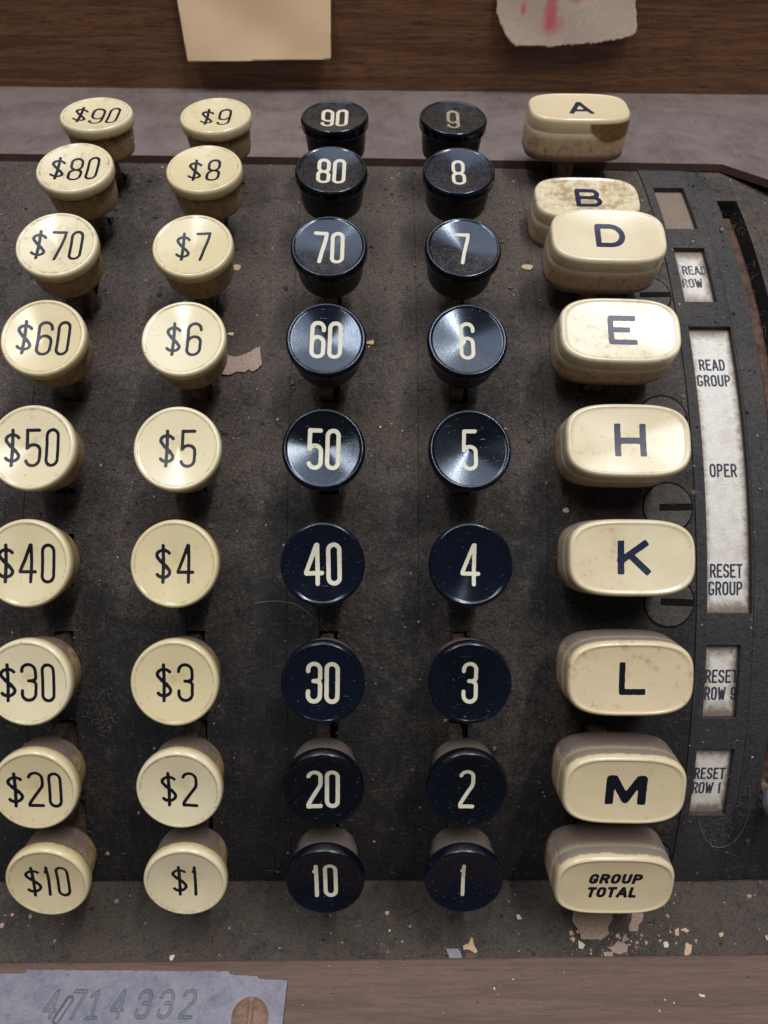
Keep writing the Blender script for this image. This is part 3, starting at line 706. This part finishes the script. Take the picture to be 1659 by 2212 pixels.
# ---------------------------------------------------------------- rails, ledge, panel
def prism(name, poly, z0, z1, mat, edge_mat=None, bev=0.0):
    """poly in the xy plane, extruded in z"""
    bm = bmesh.new(); vv = [bm.verts.new((x * S, y * S, z1 * S)) for x, y in poly]; f = bm.faces.new(vv)
    if f.normal.z < 0 or f.calc_area() == 0: pass
    bm.normal_update()
    if f.normal.z < 0: f.normal_flip(); bm.normal_update()
    r = bmesh.ops.extrude_face_region(bm, geom=[f])
    for v in [e for e in r['geom'] if isinstance(e, bmesh.types.BMVert)]: v.co.z = z1 * S
    for v in vv: v.co.z = z0 * S
    bmesh.ops.recalc_face_normals(bm, faces=bm.faces[:])
    if bev:
        es = [e for e in bm.edges if all(abs(v.co.z - z1 * S) < 1e-9 for v in e.verts)]
        bmesh.ops.bevel(bm, geom=es, offset=bev * S, segments=2, affect='EDGES', profile=0.5)
    me = bpy.data.meshes.new(name); bm.to_mesh(me); bm.free(); me.materials.append(mat)
    if edge_mat:
        me.materials.append(edge_mat)
        for p in me.polygons:
            if abs(p.normal.z) < 0.3: p.material_index = 1
    return me
ZR = 133.5; YP = 50.1
put('top_rail', prism('top_rail', [(-190, -18.6), (-100, -19.4), (13.8, -20.2), (116.3, -22.5), (125.9, -34.6), (138, -50), (230, -60), (230, 60), (-190, 60)], ZR - 2.2, ZR, M['rail'], M['rail_edge'], 0.35), parent=reg)
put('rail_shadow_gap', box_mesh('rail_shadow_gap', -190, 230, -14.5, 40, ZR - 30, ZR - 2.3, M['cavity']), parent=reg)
put('bottom_ledge', box_mesh('bottom_ledge', -170, 190, -201.6, -179.0, -8, 0.0, M['ledge']), parent=reg)
put('bottom_rail', prism('bottom_rail', [(-170, -201.2), (14, -200.2), (190, -198.8), (190, -290), (-170, -290)], -12, 1.6, M['wood_rail'], None, 0.5), parent=reg)
put('wood_panel', box_mesh('wood_panel', -240, 290, YP, YP + 18, ZR - 6, ZR + 130, M['wood_panel']), parent=reg)

# serial plate: a real height field, so that the stamped digits are grooves
PX0, PX1, PY0, PY1 = -92.0, -8.5, -232.0, -202.0
st = 0.2
xs = np.arange(PX0, PX1, st); ys = np.arange(PY0, PY1, st); X, Y = np.meshgrid(xs, ys)
edge_top = np.interp(X, [-95, -74, -73.8, -24.2, -23.6, -17.0, -16.5, -10.0, -8], [-203.7, -203.5, -202.7, -203.2, -203.9, -204.3, -204.9, -205.2, -205.3]) + 0.05 * np.sin(X * 2.3) * np.sin(X * 0.77)
rt = -9.55 + 0.04 * (Y + 205)
D = np.maximum(Y - edge_top, X - rt)
cut = []
SER = dict(zip(range(7), '4714332')); sx = [-65.6, -59.6, -55.3, -49.6, -43.6, -38.3, -33.0]
for i, ch in SER.items():
    g_ = glyph('I1' if ch == '1' else ch, 2.7, 5.6)
    for s in g_: cut.append([(sx[i] - 1.35 + px + (py - 2.8) * .08, -213.0 + py) for px, py in s])
G = sdf_strokes(cut, 0.55, X, Y); GZ = np.clip(1 - np.maximum(G + .28, 0) / .34, 0, 1)
gash = sdf_strokes([[(-63.6, -213.4), (-61.6, -209.2)]], 1.3, X, Y)
GZ2 = np.clip(1 - np.maximum(gash + .2, 0) / .5, 0, 1)
import_z = {}
def zpl(x, y):
    j = min(max(int(round((x - PX0) / st)), 0), X.shape[1] - 1); i = min(max(int(round((y - PY0) / st)), 0), X.shape[0] - 1)
    return (x, y, 2.55 - 0.60 * GZ[i, j] - .8 * GZ2[i, j] + 0.10 * noise.noise(Vector((x * .12, y * .12, 3))))
me = marching(D, xs, ys, zpl, 'serial_plate', M['nickel'])
at = me.attributes.new('groove', 'FLOAT', 'POINT')
vals = []
for v in me.vertices:
    x, y = v.co.x / S, v.co.y / S
    j = min(max(int(round((x - PX0) / st)), 0), X.shape[1] - 1); i = min(max(int(round((y - PY0) / st)), 0), X.shape[0] - 1)
    vals.append(float(max(GZ[i, j] * .8, 0)))
at.data.foreach_set('value', vals)
sp = put('serial_plate', me, parent=reg, label='tarnished nickel plate stamped 4714332')
so = sp.modifiers.new('thickness', 'SOLIDIFY'); so.thickness = 0.8 * S; so.offset = -1
scr = [(0, 1.15)] + [(4.5 * math.sin(a), 1.15 * math.cos(a)) for a in [math.pi / 2 * i / 9 for i in range(1, 10)]] + [(4.5, -.3)]
def screw_mesh():
    vs = []; fs = []; g = np.arange(-4.7, 4.8, .2); X2, Y2 = np.meshgrid(g, g)
    r2 = lambda x, y: math.hypot(x, y)
    def z(x, y):
        q = min(r2(x, y) / 4.5, 1); zz = 1.2 * math.sqrt(max(1 - q * q, 0)); 
        c_ = max(0, 1 - max(abs(x) - .45, 0) / .2); return (x, y, zz - min(.75, max(zz - .35, 0)) * min(c_, 1))
    return marching(np.hypot(X2, Y2) - 4.5, g, g, z, 'screw', M['screw'])
sm = screw_mesh()
put('screw', sm, T(-17.8, -213.2, 2.3), sp); put('screw', sm, T(-82.6, -212.6, 2.3) @ Matrix.Rotation(1.2, 4, 'Z'), sp)

# ---------------------------------------------------------------- paper notes on the panel
def note(name, outline, cx, top, bottom, curl, mat, off, label, cat, jag=0.0):
    P = outline; x0 = min(p[0] for p in P); x1 = max(p[0] for p in P); z0 = min(p[1] for p in P); z1 = max(p[1] for p in P)
    s_ = 0.6; xs = np.arange(x0 - s_, x1 + s_, s_); zs = np.arange(z0 - s_, z1 + s_, s_); X, Z = np.meshgrid(xs, zs)
    inside = np.full(X.shape, -1e9)
    D = np.full(X.shape, 1e9); ins = np.zeros(X.shape, bool)
    for (ax, ay), (bx, by) in zip(P, P[1:] + P[:1]):
        dx, dy = bx - ax, by - ay; t_ = np.clip(((X - ax) * dx + (Z - ay) * dy) / (dx * dx + dy * dy), 0, 1)
        D = np.minimum(D, np.hypot(X - ax - t_ * dx, Z - ay - t_ * dy))
        c_ = ((ay > Z) != (by > Z)) & (X < (bx - ax) * (Z - ay) / ((by - ay) if by != ay else 1e-9) + ax); ins ^= c_
    D = np.where(ins, -D, D)
    if jag: D = D + jag * (np.sin(X * 1.9) * np.sin(Z * 1.3 + X) + .5 * np.sin(X * 4.7 + Z * 3))
    def f(x, z):
        b = (z1 - z) / (z1 - z0); return (x, YP - off - curl * b ** 2.2 + .25 * math.sin(x * .13 + z * .2), z)
    me = marching(D, xs, zs, f, name, mat)
    bm = bmesh.new(); bm.from_mesh(me); bmesh.ops.remove_doubles(bm, verts=bm.verts[:], dist=0.09 * S); bm.to_mesh(me); bm.free()
    o = put(name, me, label=label, cat=cat)
    so = o.modifiers.new('thickness', 'SOLIDIFY'); so.thickness = 0.16 * S; so.offset = 0
    return o
note('paper_note', [(-57.3, 200), (-56.4, 161.6), (-55.2, 143.6), (-4.6, 144.8), (-4.2, 162.1), (-3.4, 200)], -30, 0, 0, 5.0, M['note'], 0.7, 'plain cream paper note with straight edges stuck to the wood panel', 'paper note')
note('paper_scrap', [(52.6, 198), (52.6, 162.7), (52.8, 158.9), (55.4, 154.0), (57.8, 151.2), (60.4, 149.3), (66, 149.6), (73, 149.3), (79.4, 150.0), (86, 150.4), (94.0, 151.4), (101.6, 153.2), (102.0, 156), (101.2, 159.1), (99.9, 163.2), (99.0, 198)], 76, 0, 0, 4.0, M['scrap'], 0.7,
     'torn pinkish paper scrap with red smears stuck to the wood panel', 'paper scrap', 0.25)

# ---------------------------------------------------------------- flakes of paint, paper and grime
def flake(poly, z, th, mat, label, frame=None, tilt=0.0, cat='flake'):
    cx = sum(p[0] for p in poly) / len(poly); cy = sum(p[1] for p in poly) / len(poly)
    pts = []
    for (ax, ay), (bx, by) in zip(poly, poly[1:] + poly[:1]):      # ragged outline
        n = max(1, int(math.hypot(bx - ax, by - ay) / .45))
        for i in range(n):
            u = i / n; j = .10 if i else 0
            pts.append((ax + (bx - ax) * u - cx + rnd.uniform(-j, j), ay + (by - ay) * u - cy + rnd.uniform(-j, j)))
    N = len(pts); bend = rnd.uniform(.03, .14)
    zt = lambda x, y: th + tilt * y + bend * (x * x) * .25
    vs = [(0, 0, zt(0, 0))] + [(x * .5, y * .5, zt(x * .5, y * .5) + rnd.uniform(-.03, .03)) for x, y in pts] + [(x, y, zt(x, y)) for x, y in pts] + [(x, y, zt(x, y) - th * .8) for x, y in pts]
    fs = [[0, 1 + i, 1 + (i + 1) % N] for i in range(N)]
    for k in (0, 1): fs += [[1 + k * N + i, 1 + (k + 1) * N + i, 1 + (k + 1) * N + (i + 1) % N, 1 + k * N + (i + 1) % N] for i in range(N)]
    me = mesh('paint_flake', vs, fs, mat)
    mw = frame(cx, cy) if frame else T(cx, cy, z)
    return put('paint_flake', me, mw, label=label, cat=cat, group='flakes lying on the keyboard')
FL = [
 ([(64.2,-187.6),(74.6,-187.6),(73.9,-191.0),(72.3,-192.7),(72.4,-194.4),(69.9,-195.8),(68.8,-195.4),(67.5,-195.6),(64.8,-195.5),(64.9,-193.8),(64.1,-192.7),(63.3,-191.3)], 'flake_pink', 'largest pinkish flake under the GROUP TOTAL key'),
 ([(79.8,-188.2),(82.9,-188.1),(82.1,-190.8),(80.5,-192.2),(80.1,-193.6),(77.9,-193.6),(77.8,-192.5),(79.1,-190.8)], 'flake_pink', 'long pinkish flake under the right side of the GROUP TOTAL key'),
 ([(72.6,-197.2),(74.3,-195.8),(76.8,-196.9),(76.1,-198.5),(73.9,-199.1),(72.3,-198.5),(71.6,-197.4)], 'flake_pink', 'round pinkish flake below the two big flakes'),
 ([(69.9,-198.5),(72.6,-198.5),(72.2,-199.6),(70.2,-199.7)], 'flake_pink', 'small flat pinkish flake touching the wood rail'),
 ([(75.7,-195.3),(76.9,-194.0),(76.7,-195.8),(75.4,-196.4)], 'flake_pink', 'narrow pinkish sliver above the round flake'),
 ([(64.1,-195.6),(65.7,-196.9),(65.0,-197.8),(63.9,-197.6)], 'flake_pale', 'pale yellowish crumb left of the round pinkish flake'),
 ([(90.5,-199.9),(90.7,-198.6),(91.8,-196.4),(93.2,-197.0),(92.3,-198.9)], 'flake_tan', 'upright tan flake leaning on the wood rail at the right'),
 ([(89.7,-193.4),(90.9,-192.8),(90.5,-194.7),(89.5,-194.6)], 'flake_tan', 'small tan flake, left one of the pair right of the big flakes'),
 ([(91.2,-193.4),(92.6,-192.8),(93.5,-193.6),(92.8,-194.0)], 'flake_tan', 'small tan flake, right one of the pair right of the big flakes'),
 ([(85.9,-196.4),(86.5,-196.1),(87.1,-196.2),(87.2,-197),(86.9,-197.5),(85.9,-197.5)], 'flake_pale', 'oval pale crumb alone on the ledge below the K to TOTAL keys'),
 ([(100.9,-194.2),(102.2,-193.9),(101.9,-194.8),(100.9,-195.1)], 'flake_tan', 'rightmost small tan flake on the ledge'),
 ([(36.9,-194.9),(37.3,-196.8),(38.0,-198.4),(37.1,-198.7),(36.0,-197.9),(34.4,-197.9),(34.3,-197.0),(35.8,-196.5)], 'flake_tan', 'three pointed tan flake below the black 1 key'),
 ([(30.1,-197.7),(33.1,-197.6),(34.4,-200.6),(30.8,-200.4)], 'flake_grey', 'grey metallic-looking scrap at the wood rail below the black 1 key'),
 ([(34.8,-198.9),(36,-198.5),(37.8,-199),(37.5,-200.5),(34.5,-200.5)], 'flake_brown', 'brown flake between the grey scrap and the three pointed flake'),
 ([(49.0,-189.6),(49.6,-189.3),(50.4,-190.5),(49.2,-190.7)], 'flake_pale', 'small pale crumb to the right of the black 1 key'),
 ([(94.2,-195.6),(95.1,-195.6),(94.3,-197.0)], 'flake_pink', 'tiny triangular pinkish flake beside the upright tan flake'),
 ([(78.8,-196.1),(79.7,-196.0),(79.2,-196.9)], 'flake_pink', 'tiny triangular pinkish flake right of the round pinkish flake'),
 ([(-14.5,-200.3),(-13.2,-200.1),(-11.8,-200.2),(-12,-200.7),(-14.2,-200.8)], 'flake_tan', 'flat tan flake at the wood rail above the serial plate'),
 ([(-39.8,-199.0),(-38.6,-198.8),(-38.8,-199.6),(-39.2,-200.3),(-39.8,-199.8)], 'flake_pale', 'pale yellow crumb on the ledge above the serial plate'),
 ([(14.5,-188.6),(15.6,-188.5),(15.4,-189.4),(14.7,-189.5)], 'flake_tan', 'small tan crumb below the black 10 key'),
]
for poly, m_, lab in FL: flake(poly, 0.02, .35, M[m_], lab)
def cf(x, t_):   # for plate flakes: poly given in mm along the plate
    return cyl_frame(x, math.degrees(t_ / 190.0), 190.0)
def arcmm(d): return math.radians(d) * 190.0
six = [(-27.9,14.42),(-27.4,14.66),(-26.5,16.05),(-24.6,15.9),(-22.9,16.06),(-21,16.3),(-19.2,16.72),(-18.3,16.78),(-17.9,15.9),(-17.6,15.27),(-18.6,14.9),(-20.0,14.67),(-20.8,14.9),(-22,14.6),(-23.6,14.67),(-26,14.35)]
flake([(x, arcmm(d)) for x, d in six], 0, .5, M['flake_pink'], 'pinkish brown paper flake beside the $6 key', cf, 0.02)
for x, d, r_, m_, lab in ((-26.1, 24.5, 1.3, 'flake_tan', 'tan flake on the plate above the $6 key'), (-26.0, 18.0, .9, 'flake_pale', 'pale crumb just above the paper flake beside the $6 key'), (52.7, 24.8, 1.5, 'flake_tan', 'orange tan flake left of the D key'),
        (-28.8, 2.6, 1.0, 'flake_brown', 'brown crumb above the $4 key'), (58.9, 3.9, .8, 'flake_pale', 'pale grey crumb left of the K key'), (10.1, 17.3, 1.0, 'flake_tan', 'tan crumb right of the black 60 key'), (62.7, 25.7, 1.2, 'flake_brown', 'brown crumb beside the stem of the D key')):
    poly = [(x + r_ * (1 + rnd.uniform(-.35, .35)) * math.cos(a), arcmm(d) + .7 * r_ * (1 + rnd.uniform(-.35, .35)) * math.sin(a)) for a in [2 * math.pi * i / 7 for i in range(7)]]
    flake(poly, 0, .3, M[m_], lab, cf)

# uncountable specks, as one object per surface
def specks(name, n, gen, mats, label, parent=None):
    bm_v = []; bm_f = []; mi = []
    for _ in range(n):
        fr, r_ = gen(); k = rnd.choice((3, 4, 5, 6)); o = len(bm_v); ph = rnd.random() * 6
        pts = [(r_ * rnd.uniform(.5, 1.2) * math.cos(ph + 6.283 * i / k), r_ * rnd.uniform(.5, 1.2) * math.sin(ph + 6.283 * i / k)) for i in range(k)]
        top = [fr @ (Vector((x, y, r_ * .45)) * S) for x, y in pts]; bot = [fr @ (Vector((x * 1.15, y * 1.15, 0)) * S) for x, y in pts]
        bm_v += [tuple(p) for p in top + bot]
        m_ = rnd.choices(range(len(mats)), weights=[w_ for _, w_ in mats])[0]
        bm_f.append([o + i for i in range(k)]); mi.append(m_)
        for i in range(k): j = (i + 1) % k; bm_f.append([o + i, o + k + i, o + k + j, o + j]); mi.append(m_)
    me = bpy.data.meshes.new(name); me.from_pydata(bm_v, [], bm_f); me.update()
    for a, _ in mats: me.materials.append(M[a])
    me.polygons.foreach_set('material_index', mi)
    return put(name, me, label=label, cat='dust', kind='stuff')
def in_hole(x, d):
    return any(a - .5 < x < b + .5 and e - .3 < d < f + .3 for a, b, e, f in WIN) or 110.6 < x < 117.4
def on_plate():
    while True:
        fr = on_plate_any()
        if fr: return fr
def on_plate_any():
    x = rnd.uniform(-95, 128); d = rnd.uniform(-26.8, 39.3)
    if in_hole(x, d): return None
    return cyl_frame(x, d, 190.0 + (.4 if 91 < x < 111 else 0)), min(.10 + rnd.expovariate(9), .55)
def on_ledge():
    return T(rnd.uniform(-90, 118), rnd.uniform(-200.3, -181), 0.0), min(.12 + rnd.expovariate(6), .7)
def near_flakes():
    return T(rnd.gauss(76, 9), rnd.gauss(-196, 2.4) if rnd.random() < .8 else rnd.uniform(-200, -190), 0.0), min(.12 + rnd.expovariate(4.5), .75)
def on_wood():
    return T(rnd.uniform(-8, 118), rnd.uniform(-225, -202), 1.62), min(.08 + rnd.expovariate(10), .4)
def on_rail():
    return T(rnd.uniform(-120, 150), rnd.uniform(-16, 48), ZR), min(.08 + rnd.expovariate(10), .5)
MX = [('flake_pale', 2), ('flake_tan', 2), ('flake_pink', 2), ('flake_grey', 5), ('flake_brown', 5)]
specks('dust_specks', 1500, on_plate, [('flake_pale', 1), ('flake_tan', 2), ('flake_pink', 1), ('flake_grey', 4), ('flake_brown', 7), ('grime', 4)], 'fine crumbs of dust scattered over the curved charcoal plate')
specks('dust_specks', 260, on_ledge, [('flake_pale', 1), ('flake_tan', 1), ('flake_pink', 1), ('flake_grey', 3), ('flake_brown', 6), ('grime', 4)], 'fine crumbs of dust scattered over the flat ledge')
specks('paint_crumbs', 60, near_flakes, [('flake_pale', 2), ('flake_tan', 3), ('flake_pink', 4), ('flake_brown', 2)], 'crumbs around the big pinkish flakes on the ledge')
specks('dust_specks', 90, on_wood, [('flake_pale', 2), ('flake_grey', 3), ('flake_brown', 3)], 'sparse pale specks on the bottom wood rail')
specks('dust_specks', 60, on_rail, MX, 'sparse specks on the dusty top rail')
flake([(91.0, -208.4), (92.4, -208.6), (92.3, -209.2), (91.1, -209.0)], 1.62, .3, M['flake_pale'], 'white crumb on the bottom wood rail at the right')

# lint: short curled fibres over the plate, thick around the slots
def fibres(name, items, label, mat, cat='lint', kind='stuff'):
    vs = []; fs = []
    for pts, r_ in items:
        o = len(vs)
        for i, p in enumerate(pts):
            q = pts[min(i + 1, len(pts) - 1)] - pts[max(i - 1, 0)]; q.normalize()
            a = q.orthogonal().normalized(); b = q.cross(a)
            for k in range(3): an = 2.094 * k; vs.append(tuple((p + (a * math.cos(an) + b * math.sin(an)) * r_ * S)))
        for i in range(len(pts) - 1):
            for k in range(3): j = (k + 1) % 3; fs.append([o + 3 * i + k, o + 3 * i + j, o + 3 * i + 3 + j, o + 3 * i + 3 + k])
    me = bpy.data.meshes.new(name); me.from_pydata(vs, [], fs); me.update(); me.materials.append(mat)
    o = put(name, me, label=label, cat=cat)
    if kind: o['kind'] = kind
    return o
def curl(frame, L, bendy, lift, n=6):
    x = y = 0.0; a = rnd.random() * 6.283; z = rnd.uniform(0.03, .1); out = []; k = rnd.gauss(0, bendy)
    for i in range(n):
        out.append(frame @ (Vector((x, y, z)) * S)); x += L / n * math.cos(a); y += L / n * math.sin(a); a += k + rnd.gauss(0, .35); z = max(.03, z + rnd.uniform(-lift, lift))
    return out
def on_upper():
    while True:
        x = rnd.uniform(-95, 128); d = rnd.uniform(-26, 39.3)
        if not in_hole(x, d) and rnd.random() < .25 + .75 * max(0, (d - 5) / 34) and noise.noise(Vector((x * .09, d * .16, 1.7))) > -.05: break
    return cyl_frame(x, d, 190.0 + (.4 if 91 < x < 111 else 0)), min(.16 + rnd.expovariate(6), .8)
specks('grime_crumbs', 1300, on_upper, [('flake_brown', 5), ('grime', 6), ('lint', 2)], 'dark brown crumbs of grime gathered on the upper part of the curved plate')
it = []
for _ in range(2600): it.append((curl(cyl_frame(rnd.uniform(-92, 125), rnd.uniform(-26.5, 39.2), 190.05), rnd.uniform(.8, 3.2), .35, .15), rnd.uniform(.018, .035)))
allslots = [(x + .5, d) for x in COLX for d in ROW.values()] + [(PX - 1.5, d) for d in PROW.values()] + [(-98, d) for d in ROW.values()]
for x, d in allslots:
    for _ in range(rnd.choice((30, 60, 120, 190)) if d > -8 else 30): it.append((curl(cyl_frame(x + rnd.gauss(0.8, 2.4), d + rnd.gauss(0, 2.2), 190.05), rnd.uniform(.8, 3.0), .6, .5), rnd.uniform(.025, .07)))
for x, d in ((104, -22), (108, -20), (100, -21.8), (-57, 9.5), (-58, 8.5), (-56, -10.8), (-55, -11.6), (111, -19), (112.5, 30), (112.5, 24), (112.6, 18)):
    for _ in range(90 if x < 110 else 22): it.append((curl(cyl_frame(x + rnd.gauss(0, 1.6), d + rnd.gauss(0, 1.1), 190.1), rnd.uniform(1.2, 3.2), .6, .5), rnd.uniform(.02, .035)))
fibres('lint', it, 'short grey lint fibres matted over the charcoal plate', M['lint'])
it = [(curl(T(rnd.uniform(-88, 116), rnd.uniform(-200.5, -181), .02), rnd.uniform(.8, 3.4), .4, .15), rnd.uniform(.018, .035)) for _ in range(500)]
it += [(curl(T(rnd.gauss(28, 2.0), rnd.gauss(-190.5, 3.0), .05), rnd.uniform(1.5, 3.6), .4, .4), rnd.uniform(.02, .04)) for _ in range(110)]
fibres('lint', it, 'short grey lint fibres on the flat ledge', M['lint'])
def hair(pts, name_label, r_=.036):
    ps = [Vector(cyl(x, d, 190 + h)) * S for x, d, h in pts]
    n = 24; out = []
    for i in range(n + 1):        # Catmull-Rom through the points
        u = i / n * (len(ps) - 1); k = min(int(u), len(ps) - 2); t_ = u - k
        p0, p1, p2, p3 = ps[max(k - 1, 0)], ps[k], ps[k + 1], ps[min(k + 2, len(ps) - 1)]
        out.append(.5 * ((2 * p1) + (-p0 + p2) * t_ + (2 * p0 - 5 * p1 + 4 * p2 - p3) * t_ ** 2 + (-p0 + 3 * p1 - 3 * p2 + p3) * t_ ** 3))
    return fibres('hair', [(out, r_)], name_label, M['hair'], 'hair', None)
hair([(-18, -3.1, .3), (-13, -2.9, 1.2), (-8, -3.1, 1.6), (-4, -3.9, 2.0), (-.2, -5.0, 2.4), (3.5, -6.3, 2.2)], 'long thin pale hair lying between the black 40 and 30 keys')
hair([(96, -20.6, .5), (99, -22.6, 1.0), (103, -23.2, 1.2), (107, -22.0, 1.4), (108.5, -19.5, 1.2), (107.8, -17.4, .6)], 'curled thin hair below the RESET ROW 1 card')
hair([(-45, 39.0, .4), (-40, 33.5, 1.5), (-38, 31, 1.2)], 'thin stray hair on the plate between the $80 and $8 keys', .04)
